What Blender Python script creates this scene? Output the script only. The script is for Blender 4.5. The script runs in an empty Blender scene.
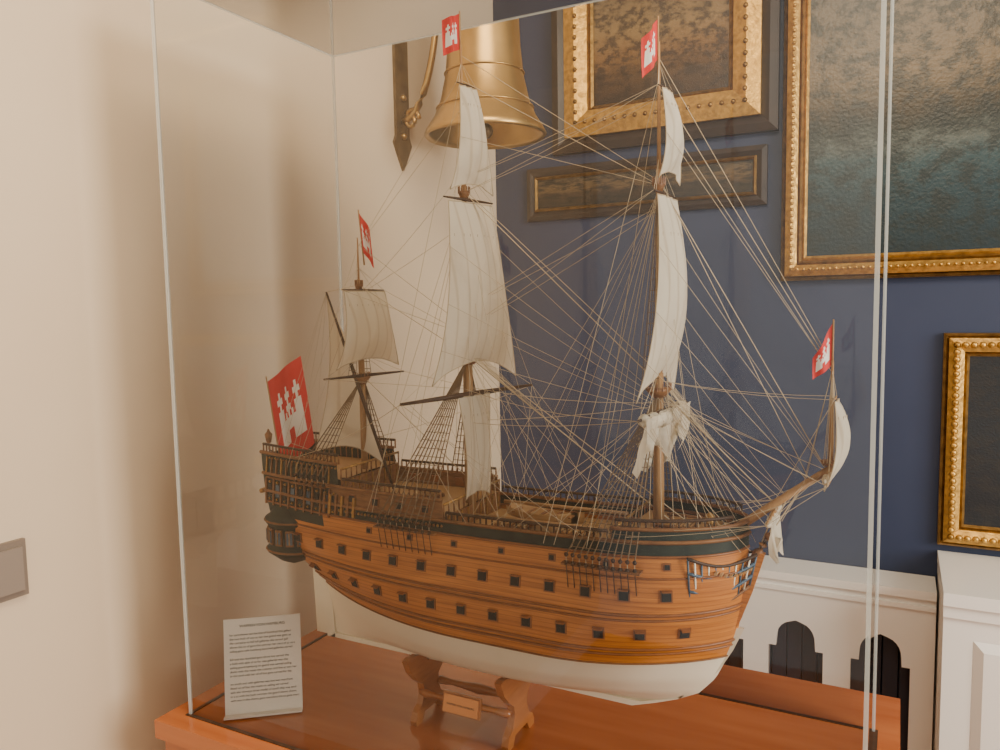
import bpy, math, random
from mathutils import Vector, Matrix
random.seed(7)
H=1.5
def W(x,y,z): return Vector((x,1.0+y,H+z))
# ---------------------------------------------------------------- materials
def newmat(name):
    m=bpy.data.materials.new(name); m.use_nodes=True
    return m,m.node_tree.nodes,m.node_tree.links,m.node_tree.nodes['Principled BSDF']
def M(name,c,rough=.6,metal=0,c2=None,scale=30,stretch=(1,1,1),bump=0,coat=0,detail=4,spec=.5):
    m,n,l,p=newmat(name)
    p.inputs['Base Color'].default_value=(*c,1); p.inputs['Roughness'].default_value=rough
    p.inputs['Metallic'].default_value=metal; p.inputs['Coat Weight'].default_value=coat
    p.inputs['Specular IOR Level'].default_value=spec
    if c2 or bump:
        tc=n.new('ShaderNodeTexCoord'); mp=n.new('ShaderNodeMapping'); mp.inputs['Scale'].default_value=stretch
        no=n.new('ShaderNodeTexNoise'); no.inputs['Scale'].default_value=scale; no.inputs['Detail'].default_value=detail
        l.new(tc.outputs['Object'],mp.inputs[0]); l.new(mp.outputs[0],no.inputs[0])
        if c2:
            r=n.new('ShaderNodeValToRGB'); r.color_ramp.elements[0].position=.3; r.color_ramp.elements[1].position=.7
            r.color_ramp.elements[0].color=(*c,1); r.color_ramp.elements[1].color=(*c2,1)
            l.new(no.outputs[0],r.inputs[0]); l.new(r.outputs[0],p.inputs['Base Color'])
        if bump:
            b=n.new('ShaderNodeBump'); b.inputs['Strength'].default_value=bump; b.inputs['Distance'].default_value=.004
            l.new(no.outputs[0],b.inputs['Height']); l.new(b.outputs[0],p.inputs['Normal'])
    return m
def hull_wood(name,c1,c2,pitch,dark=.45):
    m,n,l,p=newmat(name); p.inputs['Roughness'].default_value=.4
    tc=n.new('ShaderNodeTexCoord'); sx=n.new('ShaderNodeSeparateXYZ'); l.new(tc.outputs['Object'],sx.inputs[0])
    mp=n.new('ShaderNodeMapping'); mp.inputs['Scale'].default_value=(11,8,190)
    no=n.new('ShaderNodeTexNoise'); no.inputs['Scale'].default_value=1; no.inputs['Detail'].default_value=4
    l.new(tc.outputs['Object'],mp.inputs[0]); l.new(mp.outputs[0],no.inputs[0])
    r=n.new('ShaderNodeValToRGB'); r.color_ramp.elements[0].position=.32; r.color_ramp.elements[1].position=.68
    r.color_ramp.elements[0].color=(*c1,1); r.color_ramp.elements[1].color=(*c2,1); l.new(no.outputs[0],r.inputs[0])
    d=n.new('ShaderNodeMath'); d.operation='DIVIDE'; d.inputs[1].default_value=pitch; l.new(sx.outputs[2],d.inputs[0])
    f=n.new('ShaderNodeMath'); f.operation='FRACT'; l.new(d.outputs[0],f.inputs[0])
    g=n.new('ShaderNodeMath'); g.operation='LESS_THAN'; g.inputs[1].default_value=.16; l.new(f.outputs[0],g.inputs[0])
    mx=n.new('ShaderNodeMix'); mx.data_type='RGBA'; mx.blend_type='MULTIPLY'
    k=n.new('ShaderNodeMath'); k.operation='MULTIPLY'; k.inputs[1].default_value=dark; l.new(g.outputs[0],k.inputs[0])
    l.new(k.outputs[0],mx.inputs[0]); l.new(r.outputs[0],mx.inputs[6]); mx.inputs[7].default_value=(.25,.12,.05,1)
    l.new(mx.outputs[2],p.inputs['Base Color'])
    return m
m_wood=hull_wood('hull_planks',(.40,.125,.016),(.60,.215,.032),.0062,.36)
m_ivory=M('hull_ivory',(.80,.72,.55),.35,c2=(.84,.77,.61),scale=8,coat=.2)
m_dgreen=M('dark_green_paint',(.010,.016,.013),.55,c2=(.026,.034,.024),scale=60,spec=.3)
m_blue=M('blue_paint',(.04,.075,.12),.45,c2=(.07,.12,.17),scale=40)
m_dark=M('dark_wood',(.04,.02,.010),.5,c2=(.075,.036,.018),scale=60,spec=.3)
m_wale=M('wale_wood',(.20,.065,.014),.45,c2=(.28,.095,.022),scale=60)
m_brown=M('brown_wood',(.16,.065,.022),.5,c2=(.27,.12,.04),scale=50,stretch=(1,1,4),spec=.35)
m_mast=M('mast_wood',(.30,.15,.055),.5,c2=(.40,.22,.085),scale=60,stretch=(6,6,1))
m_deck=hull_wood('deck_planks',(.40,.22,.08),(.50,.30,.13),.5)
m_gold=M('gilding',(.50,.27,.06),.4,.5,c2=(.24,.12,.03),scale=200)
m_black=M('port_black',(.006,.006,.006),.7)
m_red=M('flag_red',(.60,.016,.010),.7)
m_white=M('flag_white',(.80,.74,.66),.7)
m_rope=M('rope_light',(.50,.39,.25),.8)
m_roped=M('rope_dark',(.16,.10,.05),.8)
m_stand=M('stand_wood',(.34,.11,.025),.35,c2=(.44,.165,.045),scale=25,stretch=(1,1,5),coat=.3)
def sailmat():
    m,n,l,p=newmat('sail_cloth'); p.inputs['Roughness'].default_value=.85
    tc=n.new('ShaderNodeTexCoord'); wv=n.new('ShaderNodeTexWave'); wv.bands_direction='Y'
    wv.inputs['Scale'].default_value=16; wv.inputs['Distortion'].default_value=.3
    l.new(tc.outputs['Object'],wv.inputs[0])
    r=n.new('ShaderNodeValToRGB'); r.color_ramp.elements[0].position=0; r.color_ramp.elements[1].position=.12
    r.color_ramp.elements[0].color=(.62,.53,.39,1); r.color_ramp.elements[1].color=(.80,.72,.57,1)
    l.new(wv.outputs[0],r.inputs[0])
    no=n.new('ShaderNodeTexNoise'); no.inputs['Scale'].default_value=22; no.inputs['Detail'].default_value=3; l.new(tc.outputs['Object'],no.inputs[0])
    bp=n.new('ShaderNodeBump'); bp.inputs['Strength'].default_value=.6; bp.inputs['Distance'].default_value=.012
    l.new(no.outputs[0],bp.inputs['Height']); l.new(bp.outputs[0],p.inputs['Normal'])
    l.new(r.outputs[0],p.inputs['Base Color'])
    t=n.new('ShaderNodeBsdfTranslucent'); t.inputs[0].default_value=(.84,.73,.55,1)
    mx=n.new('ShaderNodeMixShader'); mx.inputs[0].default_value=.4
    l.new(p.outputs[0],mx.inputs[1]); l.new(t.outputs[0],mx.inputs[2]); l.new(mx.outputs[0],n['Material Output'].inputs[0])
    return m
m_sail=sailmat()
# ---------------------------------------------------------------- mesh batch
class Batch:
    def __init__(s): s.v=[];s.f=[];s.m=[];s.mats=[];s.sm=[]
    def mi(s,mat):
        if mat not in s.mats: s.mats.append(mat)
        return s.mats.index(mat)
    def add(s,vs,fs,mat,smooth=False):
        o=len(s.v); s.v+= [Vector(v) for v in vs]; k=s.mi(mat)
        for f in fs: s.f.append([i+o for i in f]); s.m.append(k); s.sm.append(smooth)
    def box(s,c,size,mat,R=None):
        c=Vector(c); vs=[]
        for dx in(-.5,.5):
            for dy in(-.5,.5):
                for dz in(-.5,.5):
                    p=Vector((dx*size[0],dy*size[1],dz*size[2]))
                    if R: p=R@p
                    vs.append(c+p)
        s.add(vs,[(0,1,3,2),(4,6,7,5),(0,4,5,1),(2,3,7,6),(0,2,6,4),(1,5,7,3)],mat)
    def bb(s,a,b,mat): s.box([(a[i]+b[i])/2 for i in range(3)],[abs(b[i]-a[i]) for i in range(3)],mat)
    def tube(s,p,q,r1,r2,mat,n=8,cap=True): s.path([p,q],[r1,r2],mat,n,cap)
    def path(s,pts,rs,mat,n=8,cap=True):
        pts=[Vector(p) for p in pts]; vs=[]; fs=[]
        if not isinstance(rs,(list,tuple)): rs=[rs]*len(pts)
        for i,p in enumerate(pts):
            t=(pts[min(i+1,len(pts)-1)]-pts[max(i-1,0)])
            t=t.normalized() if t.length>0 else Vector((0,0,1))
            a=Vector((0,0,1)) if abs(t.z)<.9 else Vector((1,0,0))
            u=t.cross(a).normalized(); w=t.cross(u)
            for k in range(n):
                an=2*math.pi*k/n; vs.append(p+(u*math.cos(an)+w*math.sin(an))*rs[i])
        for i in range(len(pts)-1):
            for k in range(n):
                fs.append((i*n+k,i*n+(k+1)%n,(i+1)*n+(k+1)%n,(i+1)*n+k))
        if cap: fs+= [tuple(range(n))[::-1],tuple((len(pts)-1)*n+k for k in range(n))]
        s.add(vs,fs,mat,n>4)
    def lathe(s,c,prof,mat,n=32,sx=1,sy=1):
        c=Vector(c); vs=[];fs=[]
        for r,z in prof:
            for k in range(n):
                a=2*math.pi*k/n; vs.append(c+Vector((r*math.cos(a)*sx,r*math.sin(a)*sy,z)))
        for i in range(len(prof)-1):
            for k in range(n): fs.append((i*n+k,i*n+(k+1)%n,(i+1)*n+(k+1)%n,(i+1)*n+k))
        s.add(vs,fs,mat,True)
    def ball(s,c,r,mat,n=8,sc=(1,1,1)):
        prof=[(max(1e-5,math.sin(math.pi*i/6))*r,-math.cos(math.pi*i/6)*r*sc[2]) for i in range(7)]
        s.lathe(c,prof,mat,n,sc[0],sc[1])
    def grid(s,P,mat,smooth=True):
        a=len(P);b=len(P[0]); vs=[p for row in P for p in row]
        s.add(vs,[(i*b+j,i*b+j+1,(i+1)*b+j+1,(i+1)*b+j) for i in range(a-1) for j in range(b-1)],mat,smooth)
    def poly(s,pts,thick,mat):
        n=len(pts); t=Vector(thick)/2
        vs=[Vector(p)-t for p in pts]+[Vector(p)+t for p in pts]
        s.add(vs,[tuple(range(n))[::-1],tuple(range(n,2*n))]+[(i,(i+1)%n,n+(i+1)%n,n+i) for i in range(n)],mat)
    def make(s,name,parent=None):
        me=bpy.data.meshes.new(name); me.from_pydata(s.v,[],s.f)
        for m in s.mats: me.materials.append(m)
        me.polygons.foreach_set('material_index',s.m); me.polygons.foreach_set('use_smooth',s.sm); me.update()
        o=bpy.data.objects.new(name,me); bpy.context.collection.objects.link(o)
        if parent: o.parent=parent; o.matrix_parent_inverse=parent.matrix_world.inverted()
        return o
def empty(name,loc):
    e=bpy.data.objects.new(name,None); bpy.context.collection.objects.link(e); e.location=loc; e.empty_display_size=.1
    e.matrix_world=Matrix.Translation(loc); return e
def text(s,size,M4,mat,name,parent,ext=.0005,align='LEFT',spacing=1.0):
    c=bpy.data.curves.new(name,'FONT'); c.body=s; c.size=size; c.extrude=ext; c.align_x=align; c.space_line=spacing
    o=bpy.data.objects.new(name,c); bpy.context.collection.objects.link(o)
    bpy.context.view_layer.update()
    me=bpy.data.meshes.new_from_object(o.evaluated_get(bpy.context.evaluated_depsgraph_get()))
    bpy.data.objects.remove(o); me.transform(M4); me.materials.clear(); me.materials.append(mat)
    o=bpy.data.objects.new(name,me); bpy.context.collection.objects.link(o)
    if parent: o.parent=parent; o.matrix_parent_inverse=parent.matrix_world.inverted()
    return o
# ================================================================ ROOM
XL=-1.2; YB=2.3
m_cream=M('cream_plaster',(.64,.50,.345),.75,c2=(.67,.53,.37),scale=3,bump=.05)
m_navy=M('navy_wall_paint',(.024,.035,.075),.55,c2=(.030,.042,.088),scale=4,spec=.4)
m_floor=M('floor_wood',(.36,.15,.05),.5,c2=(.46,.21,.08),scale=6,stretch=(1,8,1))
m_ceil=M('ceiling_white',(.8,.76,.68),.9)
b=Batch(); b.bb((XL-.1,-1.6,0),(XL,YB+.1,2.9),m_cream); b.make('wall_left')
b=Batch(); b.bb((XL,YB,0),(2.6,YB+.1,2.9),m_navy); b.make('wall_back')
b=Batch(); b.bb((XL-.1,-1.6,-.1),(2.6,YB+.1,0),m_floor); b.make('floor')
b=Batch(); b.bb((XL-.1,-1.6,2.9),(2.6,YB+.1,3.0),m_ceil); b.make('ceiling')
m_trim=M('white_gloss_trim',(.86,.83,.77),.35)
b=Batch(); b.bb((XL,-1.6,0),(XL+.015,YB,.12),m_trim); b.make('baseboard_left')
# light switch
b=Batch(); m_sw=M('taupe_switch',(.19,.145,.11),.4); m_sw2=M('taupe_switch_rocker',(.24,.19,.15),.35)
yc,zc=.652,H-.386
b.bb((XL,yc-.055,zc-.044),(XL+.008,yc+.040,zc+.044),m_sw)
for k in(-.033,.010): b.bb((XL+.008,yc+k-.017,zc-.034),(XL+.013,yc+k+.022,zc+.034),m_sw2)
b.make('light_switch')
# ---- picture frames
def gm(name,a,c,scale):
    return M(name,a,.36,.75,c2=c,scale=scale,bump=.5)
m_gf=gm('gilt_frame',(.72,.42,.10),(.40,.22,.05),70)
m_gf2=gm('gilt_frame_dark',(.34,.19,.05),(.16,.085,.02),50)
m_dkframe=M('dark_walnut_frame',(.018,.010,.008),.35,c2=(.032,.018,.012),scale=20)
def framed(name,x0,x1,z0,z1,steps,canvas,y=YB,beads=None):
    e=empty(name,((x0+x1)/2,y,H+(z0+z1)/2)); b=Batch(); a0,a1,c0,c1=x0,x1,z0+H,z1+H
    for w,d,mat in steps:
        o=[(a0,c0),(a1,c0),(a1,c1),(a0,c1)]; i=[(a0+w,c0+w),(a1-w,c0+w),(a1-w,c1-w),(a0+w,c1-w)]
        m_=[((o[k][0]+i[k][0])/2,(o[k][1]+i[k][1])/2) for k in range(4)]
        rings=[[(q,y) for q in o],[(q,y-d*.75) for q in o],[(q,y-d) for q in m_],[(q,y-d*.7) for q in i],[(q,y-.004) for q in i]]
        vs=[Vector((q[0],yy,q[1])) for r in rings for q,yy in r]
        fs=[(j*4+k,j*4+(k+1)%4,(j+1)*4+(k+1)%4,(j+1)*4+k) for j in range(4) for k in range(4)]
        b.add(vs,fs,mat)
        a0+=w;a1-=w;c0+=w;c1-=w
    if beads:
        off,dd,sp,r,mat=beads
        A0,A1,C0,C1=x0+off,x1-off,z0+off+H,z1-off+H
        n=int((A1-A0)/sp)
        for k in range(n+1):
            for zz in(C0,C1): b.ball((A0+(A1-A0)*k/n,y-dd,zz),r,mat,6)
        n=int((C1-C0)/sp)
        for k in range(n+1):
            for xx in(A0,A1): b.ball((xx,y-dd,C0+(C1-C0)*k/n),r,mat,6)
    b.make('frame',e)
    b=Batch(); b.bb((a0-.002,y-.012,c0-.002),(a1+.002,y-.004,c1+.002),canvas); b.make('canvas',e)
def painting(name,stops,seed,blob=(.02,.015,.01),mixf=.6,amp=.35,rough=.3,sc=4,vs=2):
    m,n,l,p=newmat(name); p.inputs['Roughness'].default_value=rough
    tc=n.new('ShaderNodeTexCoord'); sx=n.new('ShaderNodeSeparateXYZ'); l.new(tc.outputs['Generated'],sx.inputs[0])
    no=n.new('ShaderNodeTexNoise'); no.inputs['Scale'].default_value=sc; no.inputs['Detail'].default_value=8; no.inputs['Roughness'].default_value=.65
    mp=n.new('ShaderNodeMapping'); mp.inputs['Location'].default_value=(seed,0,seed); mp.inputs['Scale'].default_value=(1,1,vs)
    l.new(tc.outputs['Generated'],mp.inputs[0]); l.new(mp.outputs[0],no.inputs[0])
    ma=n.new('ShaderNodeMath'); ma.operation='MULTIPLY_ADD'; ma.inputs[1].default_value=amp; l.new(no.outputs[0],ma.inputs[0]); l.new(sx.outputs[2],ma.inputs[2])
    sb=n.new('ShaderNodeMath'); sb.operation='SUBTRACT'; sb.inputs[1].default_value=amp/2; l.new(ma.outputs[0],sb.inputs[0])
    r=n.new('ShaderNodeValToRGB'); el=r.color_ramp.elements
    while len(el)<len(stops): el.new(.5)
    for i,(pp,c) in enumerate(stops): el[i].position=pp; el[i].color=(*c,1)
    l.new(sb.outputs[0],r.inputs[0])
    n2=n.new('ShaderNodeTexNoise'); n2.inputs['Scale'].default_value=sc*1.7; n2.inputs['Detail'].default_value=10; n2.inputs['Roughness'].default_value=.7; l.new(mp.outputs[0],n2.inputs[0])
    r2=n.new('ShaderNodeValToRGB'); r2.color_ramp.elements[0].position=.46; r2.color_ramp.elements[1].position=.56
    r2.color_ramp.elements[0].color=(0,0,0,1); r2.color_ramp.elements[1].color=(mixf,mixf,mixf,1); l.new(n2.outputs[0],r2.inputs[0])
    mx=n.new('ShaderNodeMix'); mx.data_type='RGBA'; l.new(r2.outputs[0],mx.inputs[0]); l.new(r.outputs[0],mx.inputs[6]); mx.inputs[7].default_value=(*blob,1)
    l.new(mx.outputs[2],p.inputs['Base Color'])
    # canvas weave and brush relief
    n3=n.new('ShaderNodeTexNoise'); n3.inputs['Scale'].default_value=90; n3.inputs['Detail'].default_value=2; l.new(tc.outputs['Generated'],n3.inputs[0])
    bp=n.new('ShaderNodeBump'); bp.inputs['Strength'].default_value=.35; bp.inputs['Distance'].default_value=.003; l.new(n3.outputs[0],bp.inputs['Height']); l.new(bp.outputs[0],p.inputs['Normal'])
    return m
pc1=painting('seascape_canvas',[(0,(.008,.020,.026)),(.20,(.014,.036,.044)),(.30,(.028,.058,.064)),(.36,(.075,.09,.078)),(.41,(.020,.026,.020)),(.47,(.040,.030,.015)),(.58,(.15,.105,.055)),(1,(.13,.11,.08))],3.1,(.012,.018,.016),.75,.16,.35,9,1.3)
framed('seascape_painting',-.30,.62,.060,.98,[(.012,.03,m_gf2),(.03,.045,m_gf),(.012,.025,m_gf2),(.012,.02,m_gf)],pc1,beads=(.03,.046,.016,.005,m_gf))
pc2=painting('portrait_canvas',[(0,(.008,.010,.014)),(.5,(.016,.020,.025)),(1,(.012,.014,.018))],9.3,(.035,.028,.02),.3)
framed('dark_painting',.100,.75,-.640,-.085,[(.012,.025,m_gf2),(.035,.04,m_gf),(.012,.02,m_gf2)],pc2,beads=(.029,.04,.018,.0085,m_gf))
pc3=painting('landscape_canvas',[(0,(.035,.018,.008)),(.2,(.09,.045,.015)),(.35,(.20,.10,.03)),(.5,(.26,.16,.06)),(1,(.10,.07,.04))],5.2,(.022,.012,.006),.8,.3,.3,6,1.5)
framed('landscape_painting',-.985,-.312,.475,1.15,[(.045,.03,m_dkframe),(.075,.045,m_gf),(.015,.02,m_gf2)],pc3,beads=(.085,.045,.03,.007,m_gf2))
pc4=painting('panorama_canvas',[(0,(.015,.010,.006)),(.4,(.035,.02,.01)),(.6,(.11,.065,.025)),(1,(.07,.05,.028))],7.7,(.006,.005,.004),.95,.5,.3,7,.6)
framed('panorama_painting',-1.08,-.34,.275,.440,[(.028,.02,m_dkframe),(.010,.024,m_gf2)],pc4)
# ---- gothic radiator cover
def curve_board(name,outer,holes,y,thick,mat,parent):
    cu=bpy.data.curves.new(name,'CURVE'); cu.dimensions='2D'; cu.fill_mode='BOTH'; cu.extrude=thick/2
    for pts in [outer]+holes:
        sp=cu.splines.new('POLY'); sp.points.add(len(pts)-1); sp.use_cyclic_u=True
        for i,q in enumerate(pts): sp.points[i].co=(q[0],q[1],0,1)
    o=bpy.data.objects.new(name,cu); bpy.context.collection.objects.link(o); bpy.context.view_layer.update()
    me=bpy.data.meshes.new_from_object(o.evaluated_get(bpy.context.evaluated_depsgraph_get())); bpy.data.objects.remove(o)
    me.transform(Matrix.Translation((0,y,0))@Matrix.Rotation(math.pi/2,4,'X')); me.materials.clear(); me.materials.append(mat)
    o=bpy.data.objects.new(name,me); bpy.context.collection.objects.link(o)
    o.parent=parent; o.matrix_parent_inverse=parent.matrix_world.inverted(); return o
e=empty('radiator_cover',(-.55,2.2,0))
top=.745; holes=[]; RX=.098
def lancet(cx,w,zb,zt):
    h=w/2; pts=[(cx-h,zb),(cx+h,zb),(cx+h,zt-.075)]
    pts+=[(cx+h*.72,zt-.075),(cx+h*.70,zt-.05)]
    for k in range(1,6):
        a=k/6; pts.append((cx+h*.70*math.cos(a*math.pi/2)**.8,zt-.05+.05*math.sin(a*math.pi/2)))
    pts.append((cx,zt+.004)); L=pts[2:-1]
    pts+=[(2*cx-q[0],q[1]) for q in reversed(L)]
    return pts
cx=-.026
while cx>-1.10: holes.append(lancet(cx,.140,.14,top-.115)); cx-=.208
curve_board('gothic_panel',[(XL+.01,0),(RX,0),(RX,top),(XL+.01,top)],holes,2.185,.02,m_trim,e)
b=Batch(); b.bb((XL+.01,2.165,top),(RX,YB-.003,top+.022),m_trim); b.bb((XL+.01,2.168,top-.03),(RX,2.176,top-.018),m_trim)
b.make('top_shelf',e)
b=Batch(); m_rad=M('radiator_dark',(.016,.020,.035),.5)
x=XL+.06
while x<.04: b.bb((x,2.225,.1),(x+.036,2.28,top-.08),m_rad); x+=.040
b.make('radiator_fins',e)
# ---- white panelled cabinet at right
b=Batch(); X0,Y0,Zt=.104,1.98,H-.690; YE=YB-.004
b.bb((X0,Y0,0),(1.3,YE,Zt),m_trim); b.bb((X0-.002,Y0-.02,Zt),(1.32,YE,Zt+.03),m_trim); b.bb((X0-.001,Y0-.01,Zt-.03),(1.31,YE,Zt),m_trim)
b.bb((X0-.001,Y0-.012,0),(1.3,YE,.12),m_trim)
for k in range(3):
    a=X0+.06+k*.39
    o=[(a,.19),(a+.33,.19),(a+.33,Zt-.08),(a,Zt-.08)]; i=[(a+.02,.21),(a+.31,.21),(a+.31,Zt-.10),(a+.02,Zt-.10)]
    vs=[Vector((q[0],Y0-.0005,q[1])) for q in o]+[Vector((q[0],Y0-.012,q[1])) for q in i]
    b.add(vs,[(0,1,5,4),(1,2,6,5),(2,3,7,6),(3,0,4,7),(4,5,6,7)],m_trim)
b.make('white_panelled_cabinet')
# ---- brass bell + bracket
e=empty('ship_bell',(-.943,1.755,H+.45)); m_brass=M('bell_brass',(.54,.34,.12),.32,.85,c2=(.40,.245,.08),scale=12)
m_iron=M('bracket_brass_dark',(.20,.13,.06),.4,.7,c2=(.12,.075,.035),scale=30)
b=Batch(); C=(-.943,1.755,H+.435); BZ=1.42; BR=1.03
prof=[(.001,.30),(.03,.302),(.055,.295),(.072,.28),(.079,.26),(.083,.235),(.086,.2),(.089,.15),(.096,.10),(.108,.06),(.125,.03),(.143,.010),(.150,0),(.146,-.004),(.135,.004),(.115,.03),(.095,.06),(.085,.10),(.08,.15),(.075,.25),(.001,.28)]
b.lathe(C,[(r*BR,z*BZ) for r,z in prof],m_brass,48)
for z,r in((.045,.118),(.105,.0965),(.235,.085)): 
    b.path([Vector(C)+Vector((BR*r*math.cos(t*math.pi/24),BR*r*math.sin(t*math.pi/24),z*BZ)) for t in range(49)],.0025,m_brass,6)
b.tube(Vector(C)+Vector((0,0,.02)),Vector(C)+Vector((0,0,.27)),.005,.005,m_iron); b.ball(Vector(C)+Vector((0,0,.01)),.02,m_iron,12)
b.path([Vector(C)+Vector((0,.03*math.cos(t),.30*BZ+.03+.035*math.sin(t))) for t in [math.pi*k/8-.3 for k in range(12)]],.007,m_brass,8)
b.make('bell_body',e)
b=Batch(); BT=.94
b.poly([Vector((XL+.004,1.755+yy,H+zz)) for yy,zz in [(-.030,BT),(.030,BT),(.030,.46),(.040,.44),(.018,.40),(0,.37),(-.018,.40),(-.040,.44),(-.030,.46)]],(.008,0,0),m_iron)
b.tube((XL,1.755,H+BT-.02),(-.90,1.755,H+BT-.02),.009,.007,m_iron)
b.path([Vector((XL+.01+.12*math.sin(k/14*math.pi/2),1.755,H+.50+.40*(1-math.cos(k/14*math.pi/2)))) for k in range(15)],.009,m_brass,8)
b.path([Vector((XL+.035+.025*(1-k/30)*math.cos(k*.35),1.755,H+.50+.03*(1-k/30)*math.sin(k*.35))) for k in range(26)],.006,m_brass,6)
b.tube((-.943,1.755,H+BT-.08),(-.943,1.755,H+BT-.02),.006,.006,m_iron)
for z in(.46,.56,.76): b.ball((XL+.01,1.755,H+z),.009,m_brass)
b.make('wall_bracket',e)
for i,ch in enumerate('DANA'):
    al=math.radians(-62+i*20); r=.0885*BR
    p=Vector((C[0]+r*math.cos(al),C[1]+r*math.sin(al),C[2]+.170))
    text(ch,.038,Matrix.Translation(p)@Matrix.Rotation(al+math.pi/2,4,'Z')@Matrix.Rotation(math.pi/2,4,'X'),m_iron,'engraving_%d'%i,e,.001,'CENTER')
# ================================================================ PLINTH + CASE
PT=.85
m_pl=M('plinth_cherry',(.38,.10,.022),.24,c2=(.46,.14,.036),scale=5,stretch=(1,9,9),coat=.4)
b=Batch(); px0,px1,py0,py1=-1.048,.015,.79,1.372
b.bb((px0+.01,py0+.01,.06),(px1-.01,py1-.01,PT-.03),m_pl); b.bb((px0,py0,PT-.03),(px1,py1,PT),m_pl)
b.bb((px0+.03,py0+.03,0),(px1-.03,py1-.03,.06),m_dark)
b.make('display_plinth')
cx0,cx1,cy0,cy1,ch=-1.008,-.021,.828,1.245,1.15
e=empty('acrylic_display_case',((cx0+cx1)/2,(cy0+cy1)/2,PT))
b=Batch(); w=.006
for q in [((cx0-w,cy0-w),(cx1+w,cy0)),((cx0-w,cy1),(cx1+w,cy1+w)),((cx0-w,cy0),(cx0,cy1)),((cx1,cy0),(cx1+w,cy1))]:
    b.bb((*q[0],PT),(*q[1],PT+.0015),m_dark)
b.make('groove_inlay',e)
m,n,l,p=newmat('acrylic_sheet'); n.remove(p)
tr=n.new('ShaderNodeBsdfTransparent'); tr.inputs[0].default_value=(.985,.99,.985,1)
gl=n.new('ShaderNodeBsdfGlossy'); gl.inputs['Roughness'].default_value=.02
fr=n.new('ShaderNodeFresnel'); fr.inputs[0].default_value=1.50
mx=n.new('ShaderNodeMixShader'); l.new(fr.outputs[0],mx.inputs[0]); l.new(tr.outputs[0],mx.inputs[1]); l.new(gl.outputs[0],mx.inputs[2])
l.new(mx.outputs[0],n['Material Output'].inputs[0]); m_ac=m
m,n,l,p=newmat('acrylic_polished_edge'); p.inputs['Base Color'].default_value=(.78,.82,.78,1); p.inputs['Roughness'].default_value=.15; p.inputs['Alpha'].default_value=.34
m_ed=m
t=.0045; b=Batch(); z0,z1=PT+.0015,PT+ch
for vs in [[(cx0,cy0,z0),(cx1,cy0,z0),(cx1,cy0,z1),(cx0,cy0,z1)],[(cx0,cy1,z0),(cx1,cy1,z0),(cx1,cy1,z1),(cx0,cy1,z1)],
           [(cx0,cy0,z0),(cx0,cy1,z0),(cx0,cy1,z1),(cx0,cy0,z1)],[(cx1,cy0,z0),(cx1,cy1,z0),(cx1,cy1,z1),(cx1,cy0,z1)],
           [(cx0,cy0,z1),(cx1,cy0,z1),(cx1,cy1,z1),(cx0,cy1,z1)]]:
    b.add(vs,[(0,1,2,3)],m_ac)
b.make('acrylic_panels',e)
b=Batch()
for x in(cx0,cx1):
    for y in(cy0,cy1): b.box((x,y,(z0+z1)/2),(t,t,z1-z0),m_ed)
for x in(cx0,cx1): b.box((x,(cy0+cy1)/2,z1),(t*.7,cy1-cy0,t*.7),m_ed)
for y in(cy0,cy1): b.box(((cx0+cx1)/2,y,z1),(cx1-cx0,t*.7,t*.7),m_ed)
b.make('polished_edges',e)
# ---- info card
e=empty('information_card',(-.90,.885,PT))
A=Vector((-.950,.846,PT+.002)); D=Vector((.097,.076,0)).normalized(); N=Vector((D.y,-D.x,0))
lean=(-N*.16+Vector((0,0,1))).normalized(); fn=D.cross(lean)
b=Batch(); m_card=M('card_paper',(.80,.75,.66),.5); cw,chh=.121,.152
b.poly([A,A+D*cw,A+D*cw+lean*chh,A+lean*chh],fn*.003,m_card)
b.poly([A+fn*.002,A+D*cw+fn*.002,A+D*cw+fn*.016,A+fn*.016],(0,0,.003),m_card)
b.poly([A+D*.045+lean*.1,A+D*.045-fn*.045+Vector((0,0,.0)),A+D*.045+lean*.002],D*.003,m_card)
b.make('card_stand',e)
m_ink=M('ink',(.06,.055,.05),.7)
R=Matrix((D,lean,fn)).transposed().to_4x4()
words='the ship of the line was launched at the yard in hamburg and built to guard the merchant convoys sailing for the south this model shows her as she was fitted with two decks of guns carved galleries and a full set of sails on three masts'.split()
lines=[]
for i in range(17):
    if i in(5,11): lines.append(''); continue
    s=''
    while len(s)<50: s+=random.choice(words)+' '
    lines.append(s[:52])
text('\n'.join(lines),.0048,Matrix.Translation(A+D*.009+lean*.125+fn*.0018)@R,m_ink,'card_text',e,.0001,spacing=1.35)
text('WAPPEN VON HAMBURG',.0062,Matrix.Translation(A+D*cw*.5+lean*.138+fn*.0018)@R,m_ink,'card_title',e,.0001,'CENTER')
# ================================================================ SHIP
ship=empty('model_sailing_ship',(-.56,1.0,H-.557))
LV=[(-.549,.004,-.845,-.310,0,.5,1.5,.60,1.7,1.0),
(-.538,.042,-.848,-.262,0,.5,1.5,.60,1.7,1.0),
(-.520,.070,-.850,-.228,0,.5,1.6,.60,1.8,1.0),
(-.495,.089,-.853,-.206,.02,.5,1.8,.62,1.9,.95),
(-.460,.101,-.858,-.188,.06,.48,2.0,.66,2.0,.85),
(-.430,.104,-.868,-.178,.30,.46,2.0,.70,2.0,.78),
(-.400,.103,-.890,-.172,.52,.45,2.0,.74,2.1,.70),
(-.370,.099,-.908,-.168,.64,.45,2.0,.76,2.1,.65),
(-.335,.093,-.922,-.166,.70,.45,2.0,.78,2.1,.62),
(-.300,.088,-.930,-.165,.74,.45,2.0,.78,2.1,.6),
(-.260,.083,-.938,-.165,.74,.45,2.0,.78,2.1,.6),
(-.210,.078,-.946,-.165,.72,.45,2.0,.78,2.1,.6)]
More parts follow.
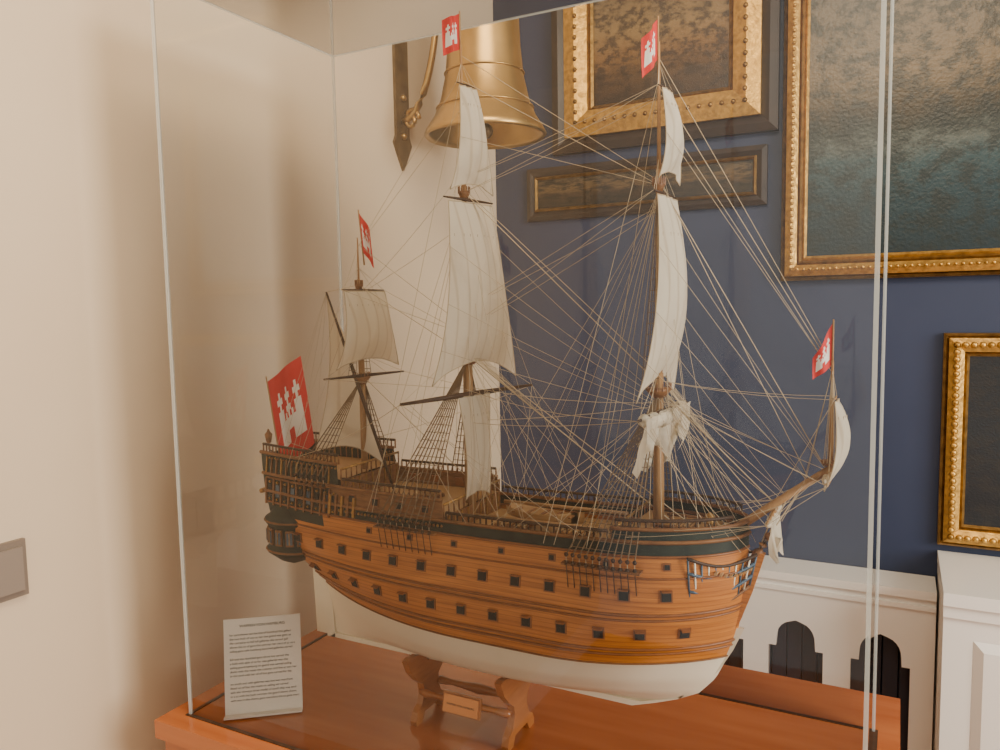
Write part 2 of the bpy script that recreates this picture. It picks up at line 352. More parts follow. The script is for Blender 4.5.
def lv(z):
    if z<=LV[0][0]: return LV[0]
    for a,c in zip(LV,LV[1:]):
        if z<=c[0]:
            t=(z-a[0])/(c[0]-a[0]); return tuple(a[i]*(1-t)+c[i]*t for i in range(10))
    return LV[-1]
def hp(u,z,side=-1,off=0):
    _,B,xs,xb,es,us,ps,ub,pb,qb=lv(z); f=1
    if u<us: s=(us-u)/us; f=es+(1-es)*(1-s**ps)
    if u>ub: s=min(1,(u-ub)/(1-ub)); f=max(0,1-s**pb)**qb
    w=min(1,max(0,(z+.5)/.1)); sh=w*(.008*max(0,(u-.5)/.5)**2+.006*max(0,(.4-u)/.4)**2)
    return Vector((xs+(xb-xs)*u, side*(B*f+off), z+sh))
def ux(x,z): _,B,xs,xb,*r=lv(z); return (x-xs)/(xb-xs)
def PW(v): return W(v.x,v.y,v.z)
def bw(x,z): u=min(1,max(0,ux(x,z))); return abs(hp(u,z).y)
b=Batch(); NU=70
us_=[ (1-math.cos(math.pi*i/NU))/2*.35+ (i/NU)*.65 for i in range(NU+1)]
def band(z0,z1,mat,n=4,u0=0,u1=1,off=0):
    uu=[u for u in us_ if u0<u<u1]; uu=[u0]+uu+[u1]
    for side in(-1,1):
        b.grid([[PW(hp(u,z0+(z1-z0)*j/n,side,off)) for u in uu] for j in range(n+1)],mat)
def udk(x): return ux(x,-.30)
band(-.549,-.462,m_ivory,12); band(-.462,-.338,m_wood,14); band(-.338,-.318,m_wood,2,udk(-.80),1); band(-.338,-.318,m_dgreen,2,0,udk(-.80)); band(-.318,-.300,m_dgreen,2)
band(-.300,-.272,m_dgreen,3,0,udk(-.78)); band(-.300,-.272,m_brown,3,udk(-.78),udk(-.57)); band(-.300,-.284,m_dgreen,2,udk(-.32),1)
band(-.272,-.238,m_dgreen,3,0,udk(-.76))
# keel, sternpost, stem, rudder
b.poly([W(x,0,z) for x,z in [(-.856,-.557),(-.32,-.557),(-.285,-.545),(-.255,-.533),(-.222,-.508),(-.20,-.48),(-.183,-.45),(-.170,-.42),(-.19,-.42),(-.21,-.47),(-.25,-.53),(-.31,-.549),(-.845,-.549)]],(0,.007,0),m_ivory)
b.poly([W(x,0,z) for x,z in [(-.862,-.557),(-.845,-.557),(-.852,-.44),(-.875,-.43)]],(0,.007,0),m_ivory)
b.poly([W(x,0,z) for x,z in [(-.885,-.553),(-.863,-.553),(-.874,-.43),(-.89,-.43)]],(0,.006,0),m_ivory)
b.grid([[PW(hp(u,-.549,s)) for u in us_] for s in(-1,1)],m_ivory)
# transom
zz=[-.455+.0175*k for k in range(13)]
b.grid([[PW(hp(0,z,-1)),W(lv(z)[2]-.012,0,hp(0,z).z),PW(hp(0,z,1))] for z in zz],m_dgreen)
for r_,z in enumerate((-.375,-.325,-.275)):
    for k in range(-2,3):
        x=lv(z)[2]-.010+.003*abs(k); y=k*.022
        b.box(W(x,y,z),(.006,.016,.03),m_gold); b.box(W(x-.003,y,z),(.004,.011,.024),m_ivory if r_<2 else m_blue)
    b.tube(W(lv(z)[2]-.010,-.06,z-.024),W(lv(z)[2]-.010,.06,z-.024),.004,.004,m_gold,6)
def strip(z,mat,r,u0=0.0,u1=1.0,off=.001):
    uu=[u0]+[u for u in us_ if u0<u<u1]+[u1]
    for s in(-1,1): b.path([PW(hp(u,z,s,off)) for u in uu],r,mat,6)
strip(-.462,m_brown,.0012); strip(-.440,m_wale,.0020); strip(-.447,m_wale,.0018); strip(-.392,m_wale,.0020); strip(-.399,m_wale,.0016); strip(-.345,m_wale,.0014)
strip(-.318,m_wale,.0018); strip(-.300,m_brown,.0028)
strip(-.272,m_brown,.0028,0,udk(-.57)); strip(-.284,m_brown,.0028,udk(-.32),1); strip(-.238,m_brown,.003,0,udk(-.76))
def deck(x0,x1,z,mat):
    P=[]
    for i in range(21):
        x=x0+(x1-x0)*i/20; y=max(.001,bw(x,z)-.002); sh=hp(min(1,max(0,ux(x,z))),z).z
        P.append([W(x,-y,sh),W(x,0,sh+.002),W(x,y,sh)])
    b.grid(P,mat)
deck(-.57,-.32,-.325,m_deck); deck(-.32,-.172,-.303,m_deck); deck(-.76,-.57,-.296,m_deck); deck(-.930,-.76,-.262,m_deck)
def bulk(x,z0,z1,mat):
    y=bw(x,z1)-.002; b.box(W(x,0,(z0+z1)/2),(.003,2*y,z1-z0),mat)
    n=9
    for k in range(n): b.box(W(x+.002,-y+2*y*(k+.5)/n,(z0+z1)/2),(.002,.003,z1-z0),m_gold)
bulk(-.57,-.325,-.296,m_brown); bulk(-.32,-.325,-.303,m_brown); bulk(-.76,-.296,-.262,m_brown)
def rail(x0,x1,z,h,mat=m_brown,n=20,post=m_brown):
    for s in(-1,1):
        P=[]
        for i in range(n+1):
            x=x0+(x1-x0)*i/n; u=min(.985,max(0,ux(x,z))); q=hp(u,z,s); a=PW(q); c=a+Vector((0,0,h)); P.append(c)
            b.tube(a,c,.0013,.0013,post,5)
        b.path(P,.0022,mat,6)
rail(-.935,-.765,-.238,.014,m_dark,22,m_brown); rail(-.755,-.575,-.272,.013,m_dark,20); rail(-.565,-.325,-.300,.012,m_dark,26,m_dark); rail(-.315,-.180,-.284,.011,m_dark,14,m_dark)
for x,z in((-.57,-.282),(-.32,-.289),(-.76,-.248)):
    y=bw(x,z); b.tube(W(x,-y,z+.004),W(x,y,z+.004),.002,.002,m_gold,6)
    for k in range(13): b.tube(W(x,-y+2*y*k/12,z-.014),W(x,-y+2*y*k/12,z+.004),.0012,.0012,m_brown,5)
def frame_at(x,z,s):
    u=ux(x,z); p=hp(u,z,s); T=(hp(u+.01,z,s)-hp(u-.01,z,s)).normalized(); U=(hp(u,z+.005,s)-hp(u,z-.005,s)).normalized()
    Nn=T.cross(U).normalized()
    if Nn.y*s<0: Nn=-Nn
    U=Nn.cross(T).normalized()
    if U.z<0: U=-U
    return PW(p),Matrix((T,Nn,U)).transposed(),Nn,U,T
def port(x,z,s,sz=.0118,lid=True):
    p,R,Nn,U,T=frame_at(x,z,s)
    b.box(p,(sz+.004,.003,sz+.004),m_wale,R); b.box(p+Nn*.0008,(sz,.004,sz),m_black,R)
    if lid: b.box(p+U*(sz*.62)+Nn*.004,(sz,.007,.0014),m_wale,R)
for s in(-1,1):
    for k in range(13): port(-.835+k*.0502,-.418,s)
    for k in range(13): port(-.853+k*.0502,-.367,s)
    for k in range(4): port(-.735+k*.045,-.287,s,.0095,False)
    for k in range(7): port(-.70+k*.075,-.330,s,.006,False)
# carved ornaments
for s in(-1,1):
    for k in range(24):
        x=-.925+k*.0067; p,R,Nn,U,T=frame_at(x,-.245,s); b.ball(p+Nn*.001,.0018,m_gold if k%2 else m_brown,5)
    for k in range(13):
        x=-.925+k*.0118; p,R,Nn,U,T=frame_at(x,-.258,s); b.box(p+Nn*.001,(.0022,.003,.026),m_brown if k%3 else m_gold,R)
    for k in range(9):
        x=-.925+k*.018; p,R,Nn,U,T=frame_at(x,-.300,s); b.box(p+Nn*.0015,(.003,.003,.044),m_brown,R)
        p,R,Nn,U,T=frame_at(x+.009,-.298,s); b.box(p+Nn*.001,(.008,.002,.020),m_blue if k%2 else m_black,R); b.ball(p+Nn*.002+U*.014,.0024,m_gold,5); b.ball(p+Nn*.002-U*.014,.002,m_gold,5)
    for z in(-.278,-.318): 
        b.path([frame_at(-.925+.015*k,z,s)[0]+frame_at(-.925+.015*k,z,s)[2]*.001 for k in range(10)],.0018,m_brown,5)
    for k in range(6):
        x=-.79+k*.012; p,R,Nn,U,T=frame_at(x,-.300,s); b.box(p+Nn*.002,(.004,.004,.030),m_gold if k%2 else m_brown,R)
    for k in range(30):
        x=-.76+k*.0065; p,R,Nn,U,T=frame_at(x,-.308,s); b.ball(p+Nn*.001,.0022,m_brown if k%2 else m_gold,5)
# quarter galleries: low, flat, dark
for s in(-1,1):
    c=W(-.888,s*.050,0)
    pr=[(.001,-.418),(.016,-.410),(.026,-.400),(.031,-.395),(.031,-.388),(.028,-.384),(.028,-.350),(.032,-.346),(.032,-.338),(.026,-.332),(.020,-.318),(.010,-.306),(.001,-.300)]
    b.lathe(c,pr,m_dgreen,20,1.5,1.15)
    for z,r in((-.391,.0315),(-.342,.0325)): b.path([c+Vector((1.5*r*math.cos(t*.3),1.15*r*math.sin(t*.3),z)) for t in range(22)],.0018,m_brown,5)
    for k in range(7):
        a=s*math.radians(8+k*27); R=Matrix.Rotation(a,3,'Z'); q=c+Vector((1.5*.0283*math.cos(a),1.15*.0283*math.sin(a),-.367))
        n_=Vector((math.cos(a),math.sin(a),0))
        b.box(q,(.004,.013,.026),m_brown,R); b.box(q+n_*.002,(.003,.009,.019),m_blue,R); b.box(q+n_*.003,(.003,.0012,.019),m_gold,R)
# beakhead
hx=lambda x:-.2+(x+.2)*.72
b.poly([W(hx(x),0,z) for x,z in [(-.225,-.47),(-.19,-.445),(-.165,-.41),(-.145,-.37),(-.132,-.338),(-.124,-.318),(-.134,-.315),(-.14,-.326),(-.16,-.34),(-.19,-.35)]],(0,.012,0),m_wood)
for s in(-1,1):
    for j,(mt,za,zb) in enumerate(((m_dark,-.312,-.318),(m_blue,-.332,-.330),(m_blue,-.356,-.346),(m_brown,-.375,-.360))):
        P=[]
        for k in range(11):
            t=k/10; x=hx(-.235+(.098-.004*j)*t); y=(.070-.004*j)*(1-t)+.006; z=za+(zb-za)*t-.012*math.sin(math.pi*t)
            P.append(W(x,s*y,z))
        b.path(P,.0022,mt,6)
        if j==0: P0=P
        if j==3: P3=P
    for k in range(0,11): b.tube(P0[k],P3[k],.0014,.0014,m_ivory if k%2 else m_blue,5)
for k in range(1,9):
    t=k/10; y=.062*(1-t)+.004; b.box(W(hx(-.20+.068*t),0,-.330-.010*math.sin(math.pi*t)),(.003,2*y,.002),m_deck)
b.path([W(hx(-.145),0,-.328),W(hx(-.134),0,-.316),W(hx(-.128),0,-.306),W(hx(-.122),0,-.298)],[.005,.007,.006,.004],m_brown,8)
b.ball(W(hx(-.119),0,-.294),.005,m_brown,8); b.ball(W(hx(-.112),0,-.296),.003,m_brown,6)
# stern lanterns
for y,h in((-.03,.008),(0,.014),(.03,.008)):
    q=W(-.952,y,-.232+h); b.path([W(-.94,y,-.24),W(-.952,y,-.238+h*.5),q],.0012,m_dark,5)
    b.lathe(q,[(.001,0),(.004,.002),(.0055,.010),(.0065,.016),(.003,.020),(.001,.025)],m_brown,8)
# deck furniture
for x,z,sx,sy in((-.50,-.322,.05,.04),(-.40,-.322,.05,.04),(-.65,-.293,.04,.03),(-.25,-.296,.03,.03)):
    b.box(W(x,0,z),(sx,sy,.008),m_brown)
    for k in range(7): b.box(W(x-sx/2+sx*(k+.5)/7,0,z+.005),(.002,sy*.9,.002),m_deck)
P=[]
for i in range(13):
    t=i/12; wd=.018*math.sin(math.pi*min(1,t*1.15+.08))**.6 if t<.98 else .001
    P.append([W(-.51+.12*t,wd*math.cos(a),-.296+.006*abs(2*t-1)**2-.016*math.sin(a)) for a in [math.pi*k/8 for k in range(9)]])
b.grid(P,m_deck)
for k in range(5): b.box(W(-.495+.022*k,0,-.297),(.004,.03,.002),m_brown)
for y in(-.045,.045):
    b.tube(W(-.54,y,-.300),W(-.34,y,-.298),.003,.003,m_mast)
b.tube(W(-.215,0,-.30),W(-.215,0,-.275),.002,.002,m_brown); b.lathe(W(-.215,0,-.285),[(.001,.014),(.006,.01),(.008,0)],m_gold,10)
for s in(-1,1):
    for k in range(3): b.tube(W(-.275+k*.02,s*.03,-.302),W(-.275+k*.02,s*.03,-.285),.002,.002,m_brown)
    b.tube(W(-.28,s*.03,-.288),W(-.23,s*.03,-.288),.002,.002,m_brown)
b.make('hull',ship)
# ---------------------------------------------------------------- masts, sails
S=Batch(); K=Batch(); Rg=Batch()
def mast(x,parts,tops,rake=0):
    for (za,zb,r1,r2) in parts:
        S.tube(W(x,0,za),W(x,0,zb),r1,r2,m_mast,10)
    for z,r in tops:
        S.lathe(W(x,0,z),[(.001,-.010),(r*.55,-.009),(r*.95,-.001),(r,.003),(.001,.004)],m_brown,14,.8,1)
        for k in range(14):
            a=2*math.pi*k/14; S.tube(W(x+.8*r*math.cos(a),r*math.sin(a),z),W(x+.8*r*math.cos(a),r*math.sin(a),z+.010),.0008,.0008,m_brown,4)
MX,FX,ZX=-.575,-.283,-.773
mast(MX,[(-.33,-.04,.0085,.007),(-.075,.185,.0055,.0035),(.165,.380,.003,.0015)],[(-.075,.022),(.168,.010)])
mast(FX,[(-.33,-.09,.008,.006),(-.115,.175,.0052,.0035),(.155,.335,.003,.0014)],[(-.113,.020),(.155,.010)])
mast(ZX,[(-.30,-.08,.006,.005),(-.11,.05,.004,.0025),(.035,.115,.002,.001)],[(-.11,.015),(.038,.007)])
bs0=Vector((-.24,0,-.335)); bs1=Vector((-.070,0,-.20))
S.tube(PW(bs0),PW(bs1),.0068,.0042,m_mast,10)
S.lathe(W(-.070,0,-.193),[(.001,-.006),(.010,-.004),(.013,.001),(.001,.002)],m_brown,12)
S.tube(W(-.071,0,-.20),W(-.071,0,-.070),.003,.0015,m_mast,8)
SPX=-.071
PH=math.radians(11)
def ydir(ph): return Vector((math.sin(ph),math.cos(ph),0))
def yard(x,z,half,r,ph=PH,mat=m_dark,xo=.008):
    c=Vector((x+xo,0,z)); d=ydir(ph)
    S.path([PW(c-d*half),PW(c),PW(c+d*half)],[r*.45,r,r*.45],mat,8)
    return PW(c-d*half),PW(c+d*half)
def sail(x,zt,zb,ht,hb,bulge,ph=PH,roach=.02,skew=0,xo=.010,n=16):
    d=ydir(ph); f=Vector((d.y,-d.x,0)); P=[]
    for i in range(n+1):
        t=i/n; row=[]
        for j in range(n+1):
            s=2*j/n-1; h=ht+(hb-ht)*t; 
            z=zt+(zb-zt)*t+roach*t**3*(1-s*s)
            hh=h*(1-.10*math.sin(math.pi*t))
            q=Vector((x+xo,0,z))+d*(s*hh)+f*(bulge*(math.sin(math.pi*min(1,t*.9+.02))**.8)*(1-.55*s*s)+.0015*math.sin(9*s+5*t))+Vector((skew*t,0,0))
            row.append(PW(q))
        P.append(row)
    K.grid(P,m_sail)
    K.path(P[0],.0008,m_rope,5); K.path(P[-1],.0008,m_rope,5); K.path([r[0] for r in P],.0008,m_rope,5); K.path([r[-1] for r in P],.0008,m_rope,5)
    for t in (3,):
        for j in range(1,n,2): K.tube(P[t][j]-Vector((0,0,.006)),P[t][j]+Vector((0,0,.002)),.0005,.0005,m_rope,4)
    return P
def furled(x,z,half,r,ph=PH,xo=.012,drop=.0):
    d=ydir(ph); c=Vector((x+xo,0,z)); pts=[];rs=[]
    for k in range(17):
        s=2*k/16-1; pts.append(PW(c+d*(s*half)+Vector((0,0,-drop*(1-s*s)+.002*math.sin(k*2.3))))); rs.append(r*(.45+.55*(1-abs(s))**.5)*(1+.15*math.sin(k*1.9)))
    K.path(pts,rs,m_sail,10)
    for k in range(1,16,2): K.path([pts[k]-Vector((0,0,rs[k]*1.05)),pts[k]+Vector((rs[k],0,0))*1.05,pts[k]+Vector((0,0,rs[k]))*1.05],.0006,m_rope,4)
Y={}
Y['mc']=yard(MX,-.128,.150,.0045); Y['mt']=yard(MX,.158,.055,.0026); Y['mtg']=yard(MX,.322,.022,.0016)
P_mt=sail(MX,.153,-.108,.048,.096,.030,roach=.03); P_mtg=sail(MX,.318,.168,.018,.048,.022,roach=.012)
sail(MX,-.13,-.285,.035,.028,.016,roach=.01)
fph=math.radians(2)
Y['fc']=yard(FX,-.140,.105,.0036,fph); Y['ft']=yard(FX,.143,.045,.0022,fph); Y['ftg']=yard(FX,.277,.020,.0015)
P_ft=sail(FX,.138,-.122,.040,.078,.034,ph=fph,roach=.028,skew=-.020); P_ftg=sail(FX,.273,.158,.018,.042,.020,ph=math.radians(3),roach=.012)
furled(FX,-.142,.095,.011,fph,xo=.008,drop=.006)
d=ydir(fph); P=[]
for i in range(15):
    t=i/14; row=[]
    for j in range(31):
        s=2*j/30-1; row.append(PW(Vector((FX+.016-.022*t+(.011*math.sin(j*1.25+t*3)+.007*math.sin(j*.5))*(t+.15),0,-.138-.080*t*(.76+.24*math.cos(j*.8))))+d*(s*(.100-.022*t)+.006*math.sin(t*7+j))))
    P.append(row)
K.grid(P,m_sail)
Y['zc']=yard(ZX,-.105,.085,.003); Y['zt']=yard(ZX,.032,.045,.0018)
sail(ZX,.030,-.092,.042,.066,.026,roach=.015)
la=Vector((-.830,-.012,.030)); lb=Vector((-.708,-.012,-.285)); S.path([PW(la),PW((la+lb)/2),PW(lb)],[.0015,.0033,.002],m_dark,8)
P=[];n=12
cl=Vector((-.866,-.012,-.235))
for i in range(n+1):
    t=i/n; a=la.lerp(cl,t)+Vector((.018*math.sin(math.pi*t),0,0)); c=la.lerp(lb.lerp(la,.12),t); row=[]
    for j in range(n+1):
        s=j/n; q=a.lerp(c,s); q.y+= .026*math.sin(math.pi*s)*math.sin(math.pi*t*.9); q.z+=.018*t*math.sin(math.pi*s); row.append(PW(q))
    P.append(row)
K.grid(P,m_sail); K.path([r[0] for r in P],.0008,m_rope,5); K.path(P[-1],.0008,m_rope,5)
Y['sp']=yard(-.135,-.262,.068,.0028,0,m_mast,0)
P=[]
for i in range(9):
    t=i/8; P.append([PW(Vector((-.133+.008*math.sin(j*1.3)*t,(2*j/18-1)*(.042-.018*t),-.268-.055*t*(.7+.3*math.sin(j*.9))))) for j in range(19)])
K.grid(P,m_sail); furled(-.135,-.266,.055,.0055,0,.0)
Y['st']=yard(SPX,-.115,.020,.0014,0,m_mast,.004); Y['sb']=yard(SPX,-.215,.040,.0018,0,m_mast,.0)
sail(SPX,-.118,-.222,.018,.036,.022,ph=0,roach=.008,xo=.004,skew=-.012)
furled(SPX,-.212,.034,.0045,0,-.004)
K.make('sails',ship)
# ---------------------------------------------------------------- flags
BM=["...................","...................","...................","....#....#....#....","...###..###..###...","....#....#....#....","...###..###..###...","...###.#.#.#.###...","...#############...","...#############...","...#####...#####...","...#####...#####...","...................","...................","..................."]
F=Batch()
def flag(o,hoist,fly,amp,waves=1.2,taper=0):
    o=Vector(o);hoist=Vector(hoist);fly=Vector(fly); nv=hoist.cross(fly).normalized(); nx,ny=19,15
    def P(i,j):
        s=i/nx;t=j/ny; return PW(o+hoist*(t*(1-taper*s)+taper*s*.5)+fly*s+nv*(amp*math.sin(s*waves*2*math.pi+t*1.2)*s**.5))
    for j in range(ny):
        for i in range(nx):
            F.add([P(i,j),P(i+1,j),P(i+1,j+1),P(i,j+1)],[(0,1,2,3)],m_white if BM[j][i]=='#' else m_red,True)
    F.tube(PW(o-hoist*.06),PW(o+hoist*1.35),.0011,.0013,m_mast,6)
flag((-.960,-.02,-.120),(.026,0,-.155),(.008,.072,.040),.006)
flag((ZX+.004,0,.155),(.006,0,-.062),(.018,.006,-.028),.006)
flag((MX-.001,0,.424),(0,0,-.050),(-.014,-.022,-.012),.006)
flag((FX-.001,0,.364),(0,0,-.050),(-.012,-.022,-.028),.005)
flag((SPX,0,-.024),(0,0,-.052),(-.020,-.012,-.030),.003,taper=.5)
F.make('hamburg_flags',ship)
# ---------------------------------------------------------------- rigging
def rope(p,q,r=.00034,mat=m_rope,sag=0):
    p=PW(Vector(p)) ; q=PW(Vector(q))
    if sag: Rg.path([p.lerp(q,k/5)-Vector((0,0,sag*4*(k/5)*(1-k/5))) for k in range(6)],r,mat,4,False)
    else: Rg.tube(p,q,r,r,mat,4,False)
def loc(v): return Vector((v.x,v.y-1.0,v.z-H))
def shrouds(mx,zt,xf,zf,n,yt=.006,mat=m_roped,rat=15,chan=True):
    for s in(-1,1):
        L=[]
        for k in range(n):
            x=xf[0]+(xf[1]-xf[0])*k/(n-1); yb=bw(x,zf-.01)+.012 if chan else .020
            a=Vector((mx,s*yt,zt)); c=Vector((x,s*yb,zf)); L.append((a,c)); rope(a,c,.0009 if chan else .0005,mat)
            if chan:
                Rg.ball(PW(c),.0030,m_dark,6); Rg.ball(PW(c+Vector((0,0,-.011))),.0030,m_dark,6)
                rope(c,c+Vector((0,0,-.012)),.0005,m_rope)
                rope(c+Vector((0,0,-.012)),Vector((x,s*(bw(x,zf-.045)+.001),zf-.045)),.0007,m_dark)
        if chan:
            xm=(xf[0]+xf[1])/2; yb=bw(xm,zf-.01)
            Rg.box(W(xm,s*(yb+.005),zf-.013),(abs(xf[1]-xf[0])+.015,.016,.0025),m_brown)
        for j in range(1,rat):
            t=j/rat
            for k in range(n-1): rope(L[k][0].lerp(L[k][1],t),L[k+1][0].lerp(L[k+1][1],t),.00048,m_roped)
shrouds(MX,-.08,(-.585,-.675),-.305,9,rat=20); shrouds(FX,-.118,(-.285,-.375),-.318,11,rat=20); shrouds(ZX,-.115,(-.785,-.845),-.258,6,rat=14)
shrouds(MX,.16,(MX+.006,MX-.018),-.072,4,.003,rat=16,chan=False); shrouds(FX,.148,(FX+.006,FX-.018),-.11,4,.003,rat=18,chan=False)
shrouds(ZX,.035,(ZX+.004,ZX-.012),-.108,3,.002,rat=12,chan=False)
Bs=lambda t:tuple(bs0.lerp(bs1,t))
for a,c,r in [((MX,0,-.07),(-.25,0,-.30),.0010),((MX,0,-.065),(-.24,0,-.29),.0007),((MX,0,.17),(FX,0,-.105),.0007),((MX,0,.175),(FX,0,-.09),.0005),((MX,0,.33),(FX,0,.155),.0005),((MX,0,.365),(FX,0,.16),.0004),
    ((FX,0,-.110),Bs(.62),.0009),((FX,0,-.105),Bs(.55),.0007),((FX,0,.16),Bs(.97),.0006),((FX,0,.165),Bs(.86),.0005),((FX,0,.28),(SPX,0,-.080),.0005),((FX,0,.315),(SPX,0,-.075),.0004),
    ((ZX,0,-.105),(MX,0,-.26),.0007),((ZX,0,.040),(MX,0,-.07),.0005),((ZX,0,.105),(MX,0,-.03),.0004),
    (Bs(.8),(-.168,0,-.345),.0008),(Bs(.72),(-.170,0,-.355),.0008),(Bs(.65),(-.172,0,-.365),.0008)]: rope(a,c,r)
for s in(-1,1):
    for mx,zs,xf,zf in ((MX,(.16,.163,.166,.34),(-.64,-.66,-.70,-.69),-.30),(FX,(.148,.15,.153,.29),(-.35,-.37,-.395,-.41),-.31),(ZX,(.035,.10),(-.85,-.87),-.25)):
        for i,z in enumerate(zs):
            x=xf[i]; rope((mx,0,z),(x,s*(bw(x,zf)+.008),zf),.0004)
def ends(k): return loc(Y[k][0]),loc(Y[k][1])
for k,mx,zt in(('mc',MX,-.05),('mt',MX,.205),('mtg',MX,.355),('fc',FX,-.085),('ft',FX,.19),('ftg',FX,.31),('zc',ZX,-.07),('zt',ZX,.068),('st',SPX,-.08),('sb',SPX,-.165),('sp',-.10,-.222)):
    for e_ in ends(k):
        rope(e_,(mx,0,zt)); rope(e_.lerp(Vector((mx,0,e_.z)),.4),(mx,0,zt))
for s,i in((-1,0),(1,1)):
    g=lambda k:ends(k)[i]
    rope(g('mc'),(-.86,s*.07,-.235),.0004,sag=.008); rope(g('mt'),(ZX,0,.025),sag=.004); rope(g('mtg'),(ZX,0,.10))
    rope(g('fc'),(MX,s*.01,-.17),.0004,sag=.006); rope(g('fc'),(MX,s*.01,-.12),.0004,sag=.010); rope(g('ft'),(MX,0,-.03),sag=.004); rope(g('ft'),(MX,0,.0)); rope(g('ftg'),(MX,0,.17),sag=.005); rope(g('ftg'),(MX,0,.19))
    rope(g('zc'),(MX,s*.01,-.12)); rope(g('zt'),(MX,0,-.04))
    E=0 if i==0 else -1
    for r_ in(4,9,13): rope(loc(P_mt[r_][E]),(FX,s*.005,-.115-.002*r_),.00032,sag=.003)
    for r_,bt in((4,.97),(9,.85),(13,.7)): rope(loc(P_ft[r_][E]),Bs(bt),.00032,sag=.002)
    rope(loc(P_ftg[8][E]),(SPX,0,-.085)); rope(loc(P_mtg[8][E]),(FX,0,.155),.00032)
    q=g('mc'); o=Vector((MX,0,-.128))
    for t_,f_ in((.3,(-.62,s*.085,-.30)),(.5,(-.47,s*.09,-.30)),(0,(-.53,s*.09,-.30)),(.1,(-.40,s*.09,-.30)),(.6,(-.56,s*.085,-.29)),(0,(-.35,s*.088,-.30))): rope(q.lerp(o,t_),f_,.00034,sag=.004)
    q=g('fc'); o=Vector((FX,0,-.14))
    for t_,f_ in((.2,(-.40,s*.085,-.295)),(0,(-.46,s*.09,-.30)),(0,(-.16,s*.02,-.31)),(.4,(-.20,s*.05,-.29)),(.1,(-.50,s*.09,-.30)),(.2,(-.17,s*.03,-.31))): rope(q.lerp(o,t_),f_,.00034,sag=.004)
    rope(g('sp'),(-.20,s*.06,-.285)); rope(g('sp'),(-.25,s*.075,-.28)); rope(g('sp'),Bs(.95)); rope(g('sp'),(FX,s*.01,-.12)); rope(g('sb'),(FX,s*.006,-.115),sag=.004); rope(g('sb'),(FX,0,-.125)); rope(g('st'),(FX,0,-.10),sag=.005); rope(g('sb'),g('sp'))
    rope(g('sp').lerp(Vector((-.135,0,-.262)),.5),(FX,s*.01,-.14)); rope(g('sp'),(-.30,s*.09,-.29),sag=.003); rope(g('sb'),(-.22,s*.05,-.285),sag=.003); rope(g('st'),Bs(.6)); rope(g('sb'),Bs(.5))
    rope((SPX,0,-.08),(-.10,s*.012,-.22))
    for t in (0,.33,.66,1): rope((SPX,s*.002,-.085),(-.078+.012*t,s*.013,-.193))
    rope(tuple(la),(-.92,s*.05,-.235)); rope(tuple(la),(-.93,s*.02,-.235)); rope(tuple(lb),(-.70,s*.06,-.27))
    for k in range(3):
        rope((MX,0,-.07),(-.38-.06*k,s*.088,-.30),.00034); rope((FX,0,-.11),(-.20-.03*k,s*(.055+.006*k),-.28),.00034)
        rope((MX,0,.16),(-.44-.04*k,s*.088,-.30),.00030); rope((FX,0,.148),(-.215-.03*k,s*(.06+.006*k),-.28),.00030)
    for k in range(2): rope((FX,0,.148-.01*k),(-.48-.05*k,s*.088,-.30),.00030)
    for k in range(6):
        rope((FX+.018,s*.003*k,-.112),tuple(Vector((FX,0,-.110)).lerp(Vector(Bs(.62)),.3+.05*k)),.0003); rope((MX+.020,s*.003*k,-.074),tuple(Vector((MX,0,-.07)).lerp(Vector((-.25,0,-.30)),.2+.04*k)),.0003)
rope(tuple(la.lerp(lb,.25)),(ZX,0,.035)); rope(tuple(la.lerp(lb,.12)),(ZX,0,.035)); rope(tuple(la),(ZX,0,.04)); rope(tuple(cl),(-.94,0,-.225))
for k in range(6): rope((FX,0,-.105),Bs(.25+.06*k),.00034)
Rg.make('rigging',ship); S.make('masts_and_yards',ship)
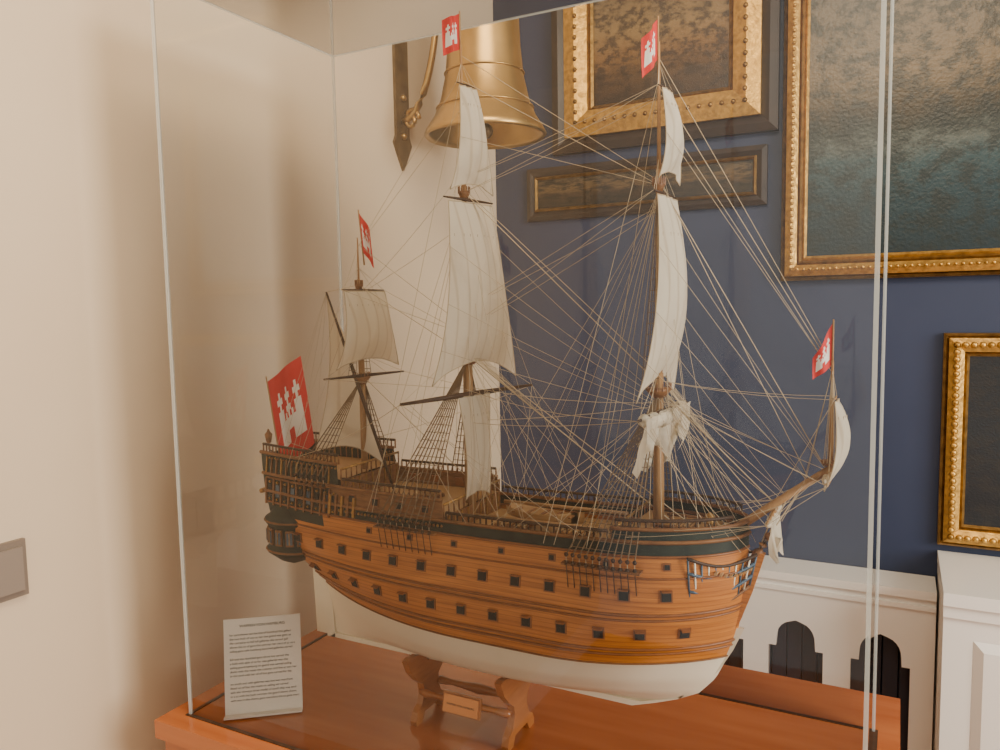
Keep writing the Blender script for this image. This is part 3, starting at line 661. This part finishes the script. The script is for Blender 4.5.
# ---------------------------------------------------------------- stand
st=empty('ship_stand',(-.60,1.0,PT)); b=Batch()
def hz(x,y):
    z=-.549
    while z<-.45 and bw(x,z)<abs(y): z+=.001
    return z
XA,XBn=-.660,-.500
for x in(XA,XBn):
    half=[(.044,-.65),(.046,-.642),(.040,-.630),(.028,-.622),(.021,-.605),(.023,-.590),(.038,-.578),(.054,-.560),(.064,-.538)]
    inner=[(y,hz(x,y)-.0015) for y in(.056,.045,.035,.025,.015,.008)]
    inner=[(y,max(min(z,-.536),-.5575) if y>.01 else -.5575) for y,z in inner]
    R_=half+inner; pts=[(y,z) for y,z in R_]+[(-y,z) for y,z in reversed(R_)]
    pts+=[(-.028,-.65),(-.020,-.636),(.020,-.636),(.028,-.65)]
    b.poly([W(x,y,z) for y,z in pts],(.011,0,0),m_stand)
for y in(-.024,.024):
    prof=[(0,.004),(.01,.007),(.03,.0045),(.055,.006),(.08,.0085),(.105,.006),(.13,.0045),(.15,.007),(.16,.004)]
    b.path([W(XA+a,y,-.603) for a,r in prof],[r for a,r in prof],m_stand,10)
b.make('cradle',st)
b=Batch(); R=Matrix.Rotation(math.radians(-15),3,'X'); xm=(XA+XBn)/2
m_plq=M('copper_plaque',(.62,.28,.11),.35,.5)
b.box(W(xm,-.034,-.603),(.060,.003,.026),m_plq,R); b.box(W(xm,-.031,-.603),(.066,.003,.032),m_stand,R)
b.make('name_plaque',st)
text('WAPPEN VON HAMBURG',.0042,Matrix.Translation(W(xm,-.0362,-.6045))@R.to_4x4()@Matrix.Rotation(math.pi/2,4,'X'),m_ink,'plaque_text',st,.0001,'CENTER')
# ================================================================ LIGHT
w=bpy.data.worlds.new('room_ambient'); bpy.context.scene.world=w; w.use_nodes=True
w.node_tree.nodes['Background'].inputs[0].default_value=(1.0,.90,.76,1); w.node_tree.nodes['Background'].inputs[1].default_value=.88
def area(name,loc,target,size,energy,col):
    L=bpy.data.lights.new(name,'AREA'); L.shape='RECTANGLE'; L.size=size[0]; L.size_y=size[1]; L.energy=energy; L.color=col
    o=bpy.data.objects.new(name,L); bpy.context.collection.objects.link(o); o.location=loc
    o.rotation_euler=(Vector(target)-Vector(loc)).to_track_quat('-Z','Y').to_euler(); return o
area('window_light',(2.5,.4,1.9),(-.6,1.1,1.2),(1.4,1.8),112,(1.0,.96,.89))
area('ceiling_light',(-.1,.5,2.8),(-.4,1.1,1.0),(.9,.9),34,(1.0,.84,.62))
# ================================================================ CAMERA
cd=bpy.data.cameras.new('camera'); cd.lens=27.72; cd.sensor_width=36; cd.clip_start=.02
co=bpy.data.objects.new('camera',cd); bpy.context.collection.objects.link(co)
co.matrix_world=Matrix.Translation((0,0,H))@Matrix.Rotation(math.radians(27.5),4,'Z')@Matrix.Rotation(math.radians(85),4,'X')@Matrix.Rotation(math.radians(-1),4,'Z')
bpy.context.scene.camera=co
